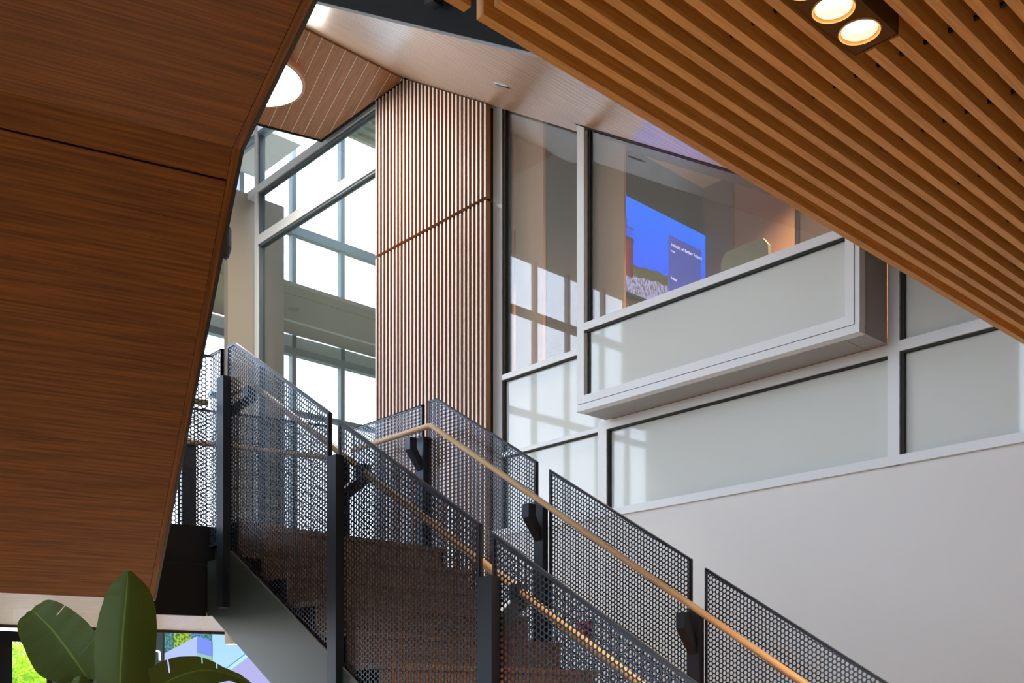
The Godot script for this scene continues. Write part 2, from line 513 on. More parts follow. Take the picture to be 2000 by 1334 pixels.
	done("backrest", st, mat(Color(0.47, 0.50, 0.44), 0.9), ch)
	part_box("seat", mat(Color(0.47, 0.50, 0.44), 0.9), ch, -6.42, -5.80, 3.26, 3.42, -9.55, -8.92)
	for p in [[-6.38, -9.5], [-5.84, -9.5], [-6.38, -8.97], [-5.84, -8.97]]:
		st = mb()
		tube(st, [V(p[0], 3.27, p[1]), V(p[0], 2.86, p[1])], 0.018, 8)
		done("leg", st, M.black, ch)

func downlight(called: String, label: String, at: Vector3, r: float, energy: float, col: Color, group := "") -> void:
	var t := thing(called, label, "light", group)
	t.position = at
	var st := mb()
	lathe(st, Vector3.ZERO, [Vector2(r, 0.0), Vector2(r + 0.012, -0.006), Vector2(r + 0.014, 0.0)], 20)
	done("trim_ring", st, M.alu, t)
	st = mb()
	lathe(st, Vector3.ZERO, [Vector2(0.0001, -0.001), Vector2(r, -0.001)], 20)
	done("lens", st, glow(col, 2.0), t)
	var l := SpotLight3D.new()
	l.name = "lamp"
	l.light_color = col
	l.light_energy = energy
	l.spot_range = 20.0
	l.spot_attenuation = 2.0
	l.spot_angle = 60.0
	l.light_size = r
	l.shadow_enabled = true
	l.position = Vector3(0, -0.03, 0)
	l.rotation.x = -PI / 2
	t.add_child(l)

# ---------------------------------------------------------------- vertical slat screen
func slat_screen() -> void:
	var s := thing("slat_screen", "tall screen of brown vertical wood slats with white front edges", "screen")
	var bk := mb()
	prism(bk, [V(-11.09, -1.55, -7.98), V(-8.945, -1.55, -7.98), V(-8.945, soffit_y(-8.945) - 0.03, -7.98), V(-10.5, soffit_y(-10.5) - 0.06, -7.98), V(-11.09, 7.8, -7.98)], Vector3(0, 0, -0.04))
	done("backing", bk, M.gap, s)
	for i in 30:
		var x := -11.09 + 0.0731 * i
		var xe := x + 0.027
		var top := 7.84 if x < -10.55 else soffit_y(x) - 0.015
		var tope := 7.84 if x < -10.55 else soffit_y(xe) - 0.015
		for r in 2:
			var y0 := -1.55 if r == 0 else 5.845
			var ya := 5.805 if r == 0 else top
			var yb := 5.805 if r == 0 else tope
			var st := mb()
			prism(st, [V(x, y0, -7.903), V(xe, y0, -7.903), V(xe, yb, -7.903), V(x, ya, -7.903)], Vector3(0, 0, -0.074), Vector2(rng.randf() * 5.0, rng.randf()))
			var o := done("slat", st, M.slat, s)
			st = mb()
			prism(st, [V(x, y0, -7.9), V(xe, y0, -7.9), V(xe, yb, -7.9), V(x, ya, -7.9)], Vector3(0, 0, -0.003))
			done("edge_strip", st, M.white_edge, o)
	part_box("end_gap", M.gasket, s, -8.944, -8.927, -1.55, 6.86, -8.03, -7.982)

# ---------------------------------------------------------------- glazing left of the screen, pier, outer curtain wall
func left_glazing() -> void:
	var w := struct("window_3", "tall aluminium framed glazing left of the slat screen")
	var zf := -8.0
	var zb := -8.13
	part_box("mullion", M.alu, w, -14.385, -14.29, 2.0, 10.15, zb, zf)
	part_box("transom", M.alu, w, -14.29, -11.1, 7.06, 7.20, zb, zf)
	part_box("transom", M.alu, w, -14.29, -11.1, 7.86, 7.97, zb, zf)
	part_box("transom", M.alu, w, -17.0, -14.385, 7.86, 7.97, zb, zf)
	part_box("transom", M.frame_out, w, -14.29, -11.1, 8.73, 8.78, zb, zf)
	part_box("transom", M.frame_out, w, -17.0, -14.385, 8.73, 8.78, zb, zf)
	part_box("sill_rail", M.alu, w, -14.6, -11.1, 1.95, 2.05, zb, zf)
	for g in [[-14.29, -14.255, 2.05, 7.06], [-14.29, -14.255, 7.2, 7.86], [-14.29, -14.255, 7.97, 8.73], [-14.29, -11.1, 7.03, 7.06], [-14.29, -11.1, 7.835, 7.86]]:
		part_box("gasket", M.frame_dark, w, g[0], g[1], g[2], g[3], zb + 0.02, zf - 0.02)
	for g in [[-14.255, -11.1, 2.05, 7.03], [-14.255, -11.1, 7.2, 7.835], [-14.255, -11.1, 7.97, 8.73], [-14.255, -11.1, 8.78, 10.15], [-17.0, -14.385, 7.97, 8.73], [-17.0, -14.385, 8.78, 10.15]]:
		part_box("pane", M.glass_shade if g[3] < 7.9 else M.glass, w, g[0], g[1], g[2], g[3], -8.075, -8.063)
	struct_box("wall_back_left", M.plaster, -17.0, -11.1, -1.6, 1.95, -8.3, -8.0, "white wall under the tall glazing")
	struct_box("wall_behind_slats", M.plaster, -11.1, -8.9, -1.6, 10.15, -8.3, -8.04)
	struct_box("column_pier", M.beige, -14.72, -14.6, -1.6, 7.95, -8.64, -7.67, "beige pier at the end of the tall glazing")
	# outer curtain wall at x = -17: glazed at both ends, plain wall between
	var o := struct("window_4", "outer curtain wall with grey mullions and bright sky beyond")
	for k in range(-17, 4):
		var z := -10.28 - 1.07 * k
		if z > -13.9 and z < 4.4 and (z < -7.5 or z > -3.2):
			part_box("mullion", M.frame_out, o, -17.12, -17.0, -1.6, 10.15 if z > -8.2 else 11.2, z - 0.045, z + 0.045)
	part_box("panel", mat(Color(0.80, 0.86, 0.86), 0.4), o, -17.1, -17.0, 6.71, 6.93, -14.0, -7.6)
	for r in [[-14.0, -7.6], [-3.3, 4.5]]:
		part_box("transom", M.frame_out, o, -17.12, -16.98, 8.82, 8.98, r[0], r[1])
		part_box("transom", M.frame_out, o, -17.12, -16.98, 6.58, 6.71, r[0], r[1])
		part_box("transom", M.frame_out, o, -17.12, -16.98, 1.2, 1.5, r[0], r[1])
		for g in [[-1.6, 1.2], [1.5, 6.58], [6.71 if r[0] > -8.0 else 6.93, 8.82], [8.98, 10.15 if r[0] > -8.0 else 11.2]]:
			part_box("pane", M.glass_out, o, -17.07, -17.062, g[0], g[1], r[0], r[1])
	part_box("transom", M.frame_out, o, -17.12, -16.98, 5.48, 5.56, -14.0, -8.6)
	struct_box("wall_left", M.beige, -17.2, -17.0, 1.3, 10.15, -7.6, -3.3, "plain beige wall between the outer windows")
	struct_box("wall_left", M.beige, -17.2, -17.0, -1.6, 1.3, -4.6, -3.3)
	struct_box("wall_left", M.beige, -17.2, -17.0, -1.6, 10.15, 4.5, 8.2)
	struct_box("wall_front", M.plaster, -17.0, -9.5, -1.6, 10.15, 8.0, 8.2)
	part_box("pane", M.glass_out, o, -17.07, -17.062, -1.6, 1.3, -7.6, -4.6)
	# front curtain wall at z = 8
	var f := struct("window_5", "curtain wall of the entry front")
	for k in 6:
		part_box("mullion", M.frame_out, f, -9.5 + 1.28 * k, -9.41 + 1.28 * k, -1.6, 10.15, 8.0, 8.12)
	for y in [2.6, 6.0]:
		part_box("transom", M.frame_out, f, -9.5, -3.0, y, y + 0.12, 8.0, 8.12)
	part_box("pane", M.glass_out, f, -9.5, -3.0, -1.6, 10.15, 8.05, 8.058)
	# ceiling slab along the outer wall, with a slot light and a downlight
	var c := struct("ceiling", "beige ceiling strip along the outer curtain wall")
	part_box("slab", M.beige, c, -16.98, -15.02, 6.94, 7.0, -14.0, -7.6)
	part_box("joint_line", M.taupe, c, -15.35, -15.33, 6.937, 6.941, -14.0, -7.6)
	part_box("slot_light", M.alu, c, -16.42, -16.34, 6.932, 6.942, -13.9, -9.3)
	var st := mb()
	lathe(st, V(-15.9, 6.94, -9.6), [Vector2(0.001, -0.006), Vector2(0.09, -0.006), Vector2(0.10, 0.0)], 20)
	done("speaker_grille", st, M.taupe, c)

# ---------------------------------------------------------------- high brown ceiling and pale sloping soffit
func clip_board(st: SurfaceTool, region: PackedVector2Array, a: Vector2, dir: Vector2, across: Vector2, wid: float, y0: float, th: float) -> bool:
	var b := PackedVector2Array([a - dir * 25, a + dir * 25, a + dir * 25 + across * wid, a - dir * 25 + across * wid])
	var r := Geometry2D.intersect_polygons(region, b)
	var any := false
	for p in r:
		if p.size() < 3:
			continue
		any = true
		var poly := []
		# start along the board so that the grain runs with it
		var best := 0
		var len_ := 0.0
		for i in p.size():
			var e: Vector2 = p[(i + 1) % p.size()] - p[i]
			if absf(e.dot(dir)) > len_ and absf(e.normalized().dot(dir)) > 0.99:
				len_ = absf(e.dot(dir))
				best = i
		for i in p.size():
			var q: Vector2 = p[(best + i) % p.size()]
			poly.append(V(q.x, y0, q.y))
		prism(st, poly, Vector3(0, th, 0), Vector2(rng.randf() * 6.0, rng.randf()))
	return any

func boards(parent: Node3D, region: PackedVector2Array, w0: float, w1: float, step: float, gap: float, y0: float, th: float, m: Material, jm: Material) -> void:
	var dir := Vector2(J.x, J.z)
	var across := Vector2(J.z, -J.x)
	var k := w0
	while k < w1:
		var st := mb()
		if clip_board(st, region, across * k, dir, across, step - gap, y0, th):
			done("board", st, m, parent)
		st = mb()
		if clip_board(st, region, across * (k + step - gap), dir, across, gap, y0 + 0.001, th * 0.5):
			done("joint_strip", st, jm, parent)
		k += step

func upper_soffits() -> void:
	var c := struct("ceiling", "high brown wood board ceiling with thin pale joints")
	var e := Vector2(W.x, W.z) * -2.4
	var region := PackedVector2Array([Vector2(-12.381, -7.906), Vector2(-10.5, -7.906), Vector2(-10.5, -12.381 * 0.0 - 7.906 + e.y), Vector2(-12.381 + e.x, -7.906 + e.y)])
	if Geometry2D.is_polygon_clockwise(region):
		region.reverse()
	boards(c, region, -1.0, 6.5, 0.158, 0.007, 7.86, 0.03, M.soffit, M.joint)
	# dark edge round the cloud and its top
	var l := Vector3(-12.381, 0, -7.906)
	var st := mb()
	slab(st, V(l.x, 7.85, l.z), -W * 2.4, Vector3(0, 0.16, 0), -N * 0.035)
	done("edge_trim", st, M.fascia, c)
	part_box("edge_trim", M.fascia, c, -12.42, -10.45, 7.85, 8.0, -7.94, -7.906)
	st = mb()
	var top := []
	for p in region:
		top.append(V(p.x, 7.895, p.y))
	prism(st, top, Vector3(0, 0.1, 0))
	done("deck", st, M.fascia, c)
	# pale sloping soffit of narrow boards running out from the facade
	var s := struct("ceiling", "pale sloping soffit of narrow boards above the glazed facade")
	var sl := Vector3(1, -0.6248, 0)
	var nrm := Vector3(0.6248, 1, 0).normalized()
	var x := -10.5
	while x < -3.7:
		st = mb()
		var zs := -7.99 if x < -7.25 else -7.54
		slab(st, V(x, soffit_y(x), zs), Vector3(0, 0, -5.27 - zs), sl * 0.1265, nrm * 0.02, Vector2(rng.randf() * 5.0, rng.randf()))
		done("board", st, M.pale, s)
		x += 0.131
	st = mb()
	slab(st, V(-10.5, soffit_y(-10.5), -7.99) + nrm * 0.008, sl * 6.83, Vector3(0, 0, 2.72), nrm * 0.1)
	done("backing", st, M.gap, s)
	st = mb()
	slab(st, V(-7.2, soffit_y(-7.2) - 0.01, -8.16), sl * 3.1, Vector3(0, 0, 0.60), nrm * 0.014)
	done("added_head_panel", st, M.room_dark, s)  # dark panel added to keep the wall screen's blue glow off the soffit
	st = mb()
	slab(st, V(-10.5, soffit_y(-10.5), -5.27) - nrm * 0.006, sl * 6.83, Vector3(0, 0, 0.014), nrm * 0.05)
	done("edge_trim", st, M.alu_dark, s)
	# dark side of that flight, up to the roof
	st = mb()
	prism(st, [V(-10.5, soffit_y(-10.5) + 0.02, -5.24), V(-3.6, soffit_y(-3.6) + 0.02, -5.24), V(-2.7, 2.9, -5.24), V(-2.7, 10.14, -5.24), V(-10.5, 10.14, -5.24)], Vector3(0, 0, -0.06))
	var f := done(numbered("wall_fascia"), st, M.fascia, self)
	f.set_meta("kind", "structure")
	f.set_meta("label", "dark painted side wall above the pale sloping soffit")
	# slim slot fitting set in the soffit
	var t := thing("slot_diffuser", "slim chrome slot fitting set into the pale sloping soffit", "vent")
	st = mb()
	slab(st, V(-7.365, soffit_y(-7.365), -6.66) - nrm * 0.012, sl * 0.17, Vector3(0, 0, 0.03), nrm * 0.011)
	done("blade", st, mat(Color(0.25, 0.25, 0.26), 0.2, 0.8), t)
	st = mb()
	slab(st, V(-7.375, soffit_y(-7.375), -6.675) - nrm * 0.006, sl * 0.19, Vector3(0, 0, 0.06), nrm * 0.005)
	done("frame", st, mat(Color(0.8, 0.8, 0.8), 0.2, 0.8), t)

# ---------------------------------------------------------------- wood baffles over the entry
func baffles() -> void:
	var c := struct("ceiling", "warm wood baffle ceiling over the entry at upper right")
	for k in 37:
		var x := -2.868 + 0.096 * k
		for r in 2:
			var z0 := -7.95 if r == 0 else -2.43
			var z1 := -2.49 if r == 0 else 1.5
			if r == 1 and k in [9, 10, 24, 25, 31, 32]:
				z0 = -2.43
			if r == 0 and k in [9, 10, 24, 25, 31, 32]:
				z1 = -3.70
			var st := mb()
			bx(st, x, x + 0.039, 2.5, 2.63, z0, z1, Vector2(rng.randf() * 5.0, rng.randf()))
			done("baffle", st, M["oak%d" % (rng.randi() % 3)], c)
	for k in 14:
		var z := -3.32 - 0.58 * k + 2.9
		var st := mb()
		tube(st, [V(-2.868, 2.562, z), V(0.62, 2.562, z)], 0.010, 6)
		done("carrier_rod", st, M.black, c)
	part_box("plenum", M.black, c, -2.84, 7.0, 2.80, 2.9, -7.98, 8.0)
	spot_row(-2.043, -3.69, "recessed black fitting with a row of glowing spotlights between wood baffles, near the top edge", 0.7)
	spot_row(-2.868 + 0.096 * 24 - 0.039, -3.69, "added black spotlight fitting between baffles, first one right of the frame", 0.35)  # added, out of view: extra warm light to bounce up onto the baffles
	spot_row(-2.868 + 0.096 * 31 - 0.039, -3.69, "added black spotlight fitting between baffles, farthest right over the entry", 0.35)  # second added row, likewise unseen, to brighten the entry

func spot_row(xs: float, za: float, label: String, power: float) -> void:
	var t := thing("spotlight_row", label, "light")
	var st2 := mb()
	# housing: plate with round holes is built as a frame of strips round each spot
	var xe := xs + 0.175
	var xm := (xs + xe) / 2
	var dark := mat(Color(0.40, 0.27, 0.14), 0.7, 0.0, 0.2)  # warm brown stands for the spots' glow on a black fitting
	var zb := za + 0.80
	var zs := [za + 0.123, za + 0.306, za + 0.489, za + 0.672]
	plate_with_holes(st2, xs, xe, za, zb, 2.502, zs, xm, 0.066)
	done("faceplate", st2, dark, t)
	var hs := mb()
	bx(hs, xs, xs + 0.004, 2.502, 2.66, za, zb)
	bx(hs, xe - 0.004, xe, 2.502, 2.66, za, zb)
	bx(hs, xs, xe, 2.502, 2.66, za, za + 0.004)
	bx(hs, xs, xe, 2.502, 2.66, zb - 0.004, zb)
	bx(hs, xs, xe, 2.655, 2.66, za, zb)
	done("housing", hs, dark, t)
	var rim := mat(Color(0.85, 0.68, 0.48), 0.35, 0.2)
	for z in zs:
		var s := Node3D.new()
		s.name = "spot"
		t.add_child(s, true)
		s.position = V(xm, 2.502, z)
		var a := mb()
		lathe(a, Vector3.ZERO, [Vector2(0.076, 0.001), Vector2(0.077, -0.005), Vector2(0.074, -0.008), Vector2(0.071, -0.004), Vector2(0.064, 0.002), Vector2(0.056, 0.032), Vector2(0.052, 0.045)], 28)
		done("reflector", a, rim, s)
		a = mb()
		lathe(a, Vector3.ZERO, [Vector2(0.0001, 0.030), Vector2(0.050, 0.030), Vector2(0.054, 0.04)], 28)
		done("lens", a, glow(Color(1.0, 0.82, 0.58), 6.0), s)
		var l := SpotLight3D.new()
		l.name = "lamp"
		l.light_color = Color(1.0, 0.86, 0.70)
		l.light_energy = power
		l.spot_range = 20.0
		l.spot_attenuation = 2.0
		l.spot_angle = 55.0
		l.light_size = 0.04
		l.shadow_enabled = true
		l.position = Vector3(0, 0.03, 0)
		l.rotation.x = -PI / 2
		s.add_child(l)

func plate_with_holes(st: SurfaceTool, x0: float, x1: float, z0: float, z1: float, y: float, zs: Array, xm: float, r: float) -> void:
	var edges := [z0]
	for i in zs.size() - 1:
		edges.append((zs[i] + zs[i + 1]) / 2)
	edges.append(z1)
	for i in zs.size():
		var zc: float = zs[i]
		var za: float = edges[i]
		var zb: float = edges[i + 1]
		var turns := []
		for j in 32:
			turns.append(TAU * j / 32)
		for cx in [x0 - xm, x1 - xm]:
			for cz in [za - zc, zb - zc]:
				turns.append(fposmod(atan2(cz, cx), TAU))
		turns.sort()
		for j in turns.size():
			var pts := []
			for q in 2:
				var a: float = turns[(j + q) % turns.size()]
				var d := Vector2(cos(a), sin(a))
				var tx := ((x1 - xm) if d.x > 0 else (x0 - xm)) / d.x if absf(d.x) > 1e-6 else 1e9
				var tz := ((zb - zc) if d.y > 0 else (za - zc)) / d.y if absf(d.y) > 1e-6 else 1e9
				pts.append(Vector3(xm, y + EY, zc) + Vector3(d.x, 0, d.y) * r)
				pts.append(Vector3(xm, y + EY, zc) + Vector3(d.x, 0, d.y) * minf(tx, tz))
			quad(st, pts[0], pts[1], pts[3], pts[2], Vector3.DOWN, 0.1, 0.1, Vector2.ZERO)

# ---------------------------------------------------------------- wood underside of the upper flight, at left
func wp(n: float, y: float, w: float) -> Vector3:
	# n from the lower edge towards the camera, w along the planks (0 at the visible end)
	return V(-5.53, y, -2.46) + N * n + W * w

func wood_flight() -> void:
	var t := thing("wood_soffit", "big brown wood plank soffit under the upper stair flight at left", "soffit")
	var L := 2.5447
	var dn := 2.07 / L
	var dy := 1.48 / L
	var up := (Vector3.UP * dn - N * dy).normalized()      # into the flight, off the sloped face
	var sl := N * dn + Vector3.UP * dy
	var w0 := -0.029
	var len_ := 2.9
	var s := 0.0
	var cuts := []
	for i in 25:
		cuts.append([0.0966 * i, 0.0966])
	cuts.append([2.415, L - 2.415])
	for i in cuts.size():
		var st := mb()
		var g: float = 0.0045 if i == 24 else 0.0008
		slab(st, wp(0, 0.6, w0) + sl * (cuts[i][0] + (0.004 if i == 25 else 0.0)), -W * len_, sl * (cuts[i][1] - g), up * 0.016, Vector2(rng.randf() * 8.0, rng.randf() * 3.0) if i < 25 else Vector2(3.1, 0.62))
		done("plank", st, M["walnut%d" % (rng.randi() % 3)], t)
	for i in 14:
		var st := mb()
		slab(st, wp(2.07 + 0.0966 * i, 2.08, w0), -W * len_, N * (0.0966 - 0.0008), Vector3.UP * 0.016, Vector2(rng.randf() * 8.0, rng.randf() * 3.0))
		done("plank", st, M["walnut%d" % (rng.randi() % 3)], t)
	# border strip along the end, in the line of the soffit
	var st := mb()
	slab(st, wp(0, 0.598, -0.0275), W * 0.0275, sl * (L + 0.003), up * 0.02, Vector2(1, 1))
	done("border_strip", st, M.walnut1, t)
	st = mb()
	slab(st, wp(2.07, 2.078, -0.0275), W * 0.0275, N * 1.35, Vector3.UP * 0.02, Vector2(3, 1))
	done("border_strip", st, M.walnut1, t)
	# core, dark steel edge plate
	st = mb()
	prism(st, [wp(0.0, 0.6, 0) + up * 0.014, wp(2.07, 2.08, 0) + up * 0.014, wp(3.42, 2.094, 0), wp(3.42, 2.36, 0), wp(1.95, 2.36, 0), wp(-0.49, 0.98, 0), wp(-0.49, 0.62, 0)], -W * 2.96)
	done("core", st, M.gap, t)
	st = mb()
	prism(st, [wp(0.0, 0.598, 0.001), wp(2.07, 2.078, 0.001), wp(3.42, 2.078, 0.001), wp(3.42, 2.40, 0.001), wp(1.9, 2.40, 0.001), wp(-0.49, 1.0, 0.001), wp(-0.49, 0.6, 0.001)], W * 0.013)
	done("edge_plate", st, M.black, t)
	# pale fluted strip under its foot
	for i in 7:
		st = mb()
		slab(st, wp(-0.005 - 0.0735 * i, 0.598 - 0.0052 * i, 0.0), -W * 2.96, -N * 0.071 + Vector3.DOWN * 0.0048, Vector3.UP * 0.02, Vector2(rng.randf() * 3.0, rng.randf()))
		done("underside_strip", st, M.underside, t)

# ---------------------------------------------------------------- the staircase
const X0 := -5.68          # nosing line at the top
const RISE := 0.178
const GO := 0.2894
const ZN := -3.0           # near guard plane
const ZF := -4.63          # far guard plane

func slope_y(x: float, base: float, kink := -5.63, s := 0.615) -> float:
	return base - s * maxf(0.0, x - kink)

func staircase() -> void:
	var t := thing("staircase", "straight stair flight with wood risers and dark steel side plates below the perforated guards", "staircase")
	stair = t
	var n := 15
	for i in n:
		var x := X0 + GO * i
		var y := 1.12 - RISE * i
		part_box("riser", M.riser, t, x - 0.02, x, y - RISE, y - 0.03, ZF + 0.02, ZN - 0.05)
		part_box("tread", M.riser, t, x - 0.02, x + GO + 0.012, y - RISE - 0.03 + 0.0, y - RISE, ZF + 0.02, ZN - 0.05)
	part_box("nosing", M.riser, t, X0 - 0.3, X0 + 0.012, 1.09, 1.12, ZF + 0.02, ZN - 0.05)
	# side plates
	for s in 2:
		var z := -2.985 if s == 0 else -4.655
		var st := mb()
		var xe := -1.55
		prism(st, [V(-5.82, 0.925, z), V(-5.64, 0.925, z), V(xe, 0.925 - 0.615 * (xe + 5.64), z), V(-1.6, -1.6, z), V(-2.30, -1.6, z), V(-5.885, 0.567, z), V(-5.94, 0.567, z), V(-5.94, 0.9, z), V(-5.82, 0.9, z)], Vector3(0, 0, -0.045 if s == 0 else 0.03))
		done("side_plate", st, M.stringer, t)
	# slim top edge of the near plate
	var st2 := mb()
	tube(st2, [V(-5.76, 0.928, -2.99), V(-5.64, 0.928, -2.99), V(-1.64, 0.928 - 0.615 * 4.0, -2.99)], 0.006, 6)
	done("edge_bead", st2, mat(Color(0.42, 0.36, 0.32), 0.4), t)
	# soffit of the flight
	st2 = mb()
	prism(st2, [V(-5.5, 0.62, -3.05), V(-1.7, -1.59, -3.05), V(-1.5, -1.59, -3.05), V(-5.5, 0.76, -3.05)], Vector3(0, 0, -1.55))
	done("soffit_panel", st2, M.fascia, t)
	# landing: dark slab with a pale boarded underside
	var far := Vector3(-6.86, 0, -4.40)
	var poly := [V(X0 - 0.02, 0.60, ZF - 0.01), V(X0 - 0.02, 0.60, -3.03), V(-5.935, 0.60, -3.03)]
	var a := V(-5.945, 0.60, -2.985)
	var b := a - W * 4.2
	poly.append(b)
	var d := V(-6.83, 0.60, ZF - 0.01)
	poly.append(d - W * 4.2)
	poly.append(d)
	st2 = mb()
	prism(st2, poly, Vector3(0, 0.515, 0))
	done("landing_slab", st2, M.black, t)
	st2 = mb()
	slab(st2, V(-5.94, 0.567, -2.975), -W * 4.2, Vector3(0, 0.31, 0), -N * 0.04)
	done("landing_fascia", st2, M.black, t)
	var region := PackedVector2Array()
	for p in [Vector2(-5.7, -4.64), Vector2(-5.7, -3.04), Vector2(-5.97, -3.03), Vector2(b.x - 0.04, b.z), Vector2(d.x - W.x * 4.2, d.z - W.z * 4.2), Vector2(d.x, d.z)]:
		region.append(p)
	if Geometry2D.is_polygon_clockwise(region):
		region.reverse()
	var under := Node3D.new()
	under.name = "underside"
	t.add_child(under)
	boards(under, region, -3.0, 4.0, 0.097, 0.0075, 0.57, 0.025, M.underside, M.joint)
	st2 = mb()
	slab(st2, d + Vector3(0, -0.05, 0), -W * 4.2, Vector3(0, 0.57, 0), -N * 0.03)
	done("landing_fascia", st2, mat(Color(0.16, 0.10, 0.08), 0.5), t)

# ---------------------------------------------------------------- perforated guards
# a sheet in the plane o + s * dir + y up, with hexagonal holes; ytop and ybot run with the kink at sk
func perf_mesh(s0: float, s1: float, sk: float, top: float, bot: float, slope: float, lift: float) -> ArrayMesh:
	var px := 0.02235
	var py := 0.0258
	var R := py / sqrt(3.0)
	var r := 0.0109
	var cosv := 1.0 / sqrt(1.0 + slope * slope)
	var th := 0.003
	var vs := PackedVector3Array()
	var ns := PackedVector3Array()
	var ix := PackedInt32Array()
	var dirs := []
	for i in 6:
		dirs.append(Vector2(cos(TAU * i / 6), sin(TAU * i / 6)))
	var held := func(p: Vector2) -> Vector2:
		var x := clampf(p.x, s0 + 0.001, s1 - 0.001)
		var dy := slope * maxf(0.0, x - sk)
		return Vector2(x, clampf(p.y, bot - dy + 0.001, top - dy - 0.001))
	var nc := int((s1 - s0) / px) + 1
	for c in nc:
		var s := s0 + 0.014 + c * px
		if s > s1 + 0.004:
			continue
		var yt := top - slope * maxf(0.0, s - sk)
		var yb := bot - slope * maxf(0.0, s - sk)
		var off := fposmod((py * 0.5 if c % 2 else 0.0) + lift, py)
		var row := int(floor(yb / py))
		row -= 1
		while row * py + off < yt + 0.01:
			var y := row * py + off
			row += 1
			if (yt - y) * cosv < -0.004 or (y - yb) * cosv < -0.004:
				continue
			var ctr := Vector2(s, y)
			for side in 2:
				var z := 0.0 if side == 0 else -th
				var n := Vector3(0, 0, 1.0 if side == 0 else -1.0)
				var base := vs.size()
				for i in 6:
					var p: Vector2 = held.call(ctr + dirs[i] * R)
					vs.append(Vector3(p.x, p.y, z))
					ns.append(n)
				for i in 6:
					var p: Vector2 = held.call(ctr + dirs[i] * r)
					vs.append(Vector3(p.x, p.y, z))
					ns.append(n)
				for i in 6:
					var j := (i + 1) % 6
					var q := [base + i, base + j, base + 6 + j, base + 6 + i]
					if side == 0:
						ix.append_array([q[0], q[2], q[1], q[0], q[3], q[2]])
					else:
						ix.append_array([q[0], q[1], q[2], q[0], q[2], q[3]])
			var base2 := vs.size()
			for i in 6:
				var p: Vector2 = held.call(ctr + dirs[i] * r)
				var nn := Vector3(-dirs[i].x, -dirs[i].y, 0)
				vs.append(Vector3(p.x, p.y, 0))
				vs.append(Vector3(p.x, p.y, -th))
				ns.append(nn)
				ns.append(nn)
			for i in 6:
				var j := (i + 1) % 6
				ix.append_array([base2 + 2 * i, base2 + 2 * j, base2 + 2 * i + 1, base2 + 2 * j, base2 + 2 * j + 1, base2 + 2 * i + 1])
	var arr := []
	arr.resize(Mesh.ARRAY_MAX)
	arr[Mesh.ARRAY_VERTEX] = vs
	arr[Mesh.ARRAY_NORMAL] = ns
	arr[Mesh.ARRAY_INDEX] = ix
	var am := ArrayMesh.new()
	am.add_surface_from_arrays(Mesh.PRIMITIVE_TRIANGLES, arr)
	return am

func frame_mesh(s0: float, s1: float, sk: float, top: float, bot: float, slope: float, depth: float, ends := 3) -> ArrayMesh:
	# flat border round the sheet with its edges folded back by depth
	var st := mb()
	var b := 0.014
	var y := func(s: float, base: float) -> float: return base - slope * maxf(0.0, s - sk)
	var bars := [[s0, s0 + b], [s1 - b, s1]]
	if ends == 1:
		bars.pop_back()
	elif ends == 2:
		bars.pop_front()
	for k in bars:
		prism(st, [Vector3(k[0], y.call(k[0], bot), 0.003), Vector3(k[1], y.call(k[1], bot), 0.003), Vector3(k[1], y.call(k[1], top), 0.003), Vector3(k[0], y.call(k[0], top), 0.003)], Vector3(0, 0, -0.009))
	var runs := [[s0, sk], [sk, s1]] if sk > s0 + 0.001 and sk < s1 else [[s0, s1]]
	for k in runs:
		for e in 2:
			var base := top if e == 0 else bot + b * 1.15
			prism(st, [Vector3(k[0], y.call(k[0], base - b * 1.15), 0.003), Vector3(k[1], y.call(k[1], base - b * 1.15), 0.003), Vector3(k[1], y.call(k[1], base), 0.003), Vector3(k[0], y.call(k[0], base), 0.003)], Vector3(0, 0, -0.009))
		# folded top and bottom flanges
		for base2 in [top, bot + 0.006]:
			prism(st, [Vector3(k[0], y.call(k[0], base2 - 0.006), 0.003), Vector3(k[1], y.call(k[1], base2 - 0.006), 0.003), Vector3(k[1], y.call(k[1], base2), 0.003), Vector3(k[0], y.call(k[0], base2), 0.003)], Vector3(0, 0, -depth))
	var folds := [[s0, s0 + 0.005], [s1 - 0.005, s1]]
	if ends == 1:
		folds.pop_back()
	elif ends == 2:
		folds.pop_front()
	for k in folds:
		prism(st, [Vector3(k[0], y.call(k[0], bot), 0.003), Vector3(k[1], y.call(k[1], bot), 0.003), Vector3(k[1], y.call(k[1], top), 0.003), Vector3(k[0], y.call(k[0], top), 0.003)], Vector3(0, 0, -depth))
	return st.commit()

func guard_panel(label: String, pm: Mesh, fm: Mesh, at: Vector3, yaw: float, group: String) -> Node3D:
	var t := sub("guard_panel", label)
	t.position = at
	t.rotation.y = yaw
	put("frame", fm, M.steel, t)
	put("perforated_sheet", pm, M.perf, t)
	return t

func post(label: String, x: float, z0: float, z1: float, y0: float, y1: float, side: float, zr: float, group: String) -> void:
	# a slim flat post with a cranked arm that carries the handrail at zr
	var t := sub("guard_post", label)
	var st := mb()
	bx(st, x - 0.040, x + 0.040, y0, y1, z0, z1)
	done("upright", st, M.steel, t)
	st = mb()
	var zp := z1 if side > 0 else z0
	prism(st, [V(x - 0.028, y1 - 0.24, zp), V(x - 0.028, y1 - 0.17, zp), V(x - 0.028, y1 - 0.085, zr - side * 0.03), V(x - 0.028, y1 - 0.02, zr - side * 0.03), V(x - 0.028, y1 - 0.02, zr + side * 0.03), V(x - 0.028, y1 - 0.105, zr + side * 0.03)], Vector3(0.056, 0, 0))
	done("bracket", st, M.steel, t)

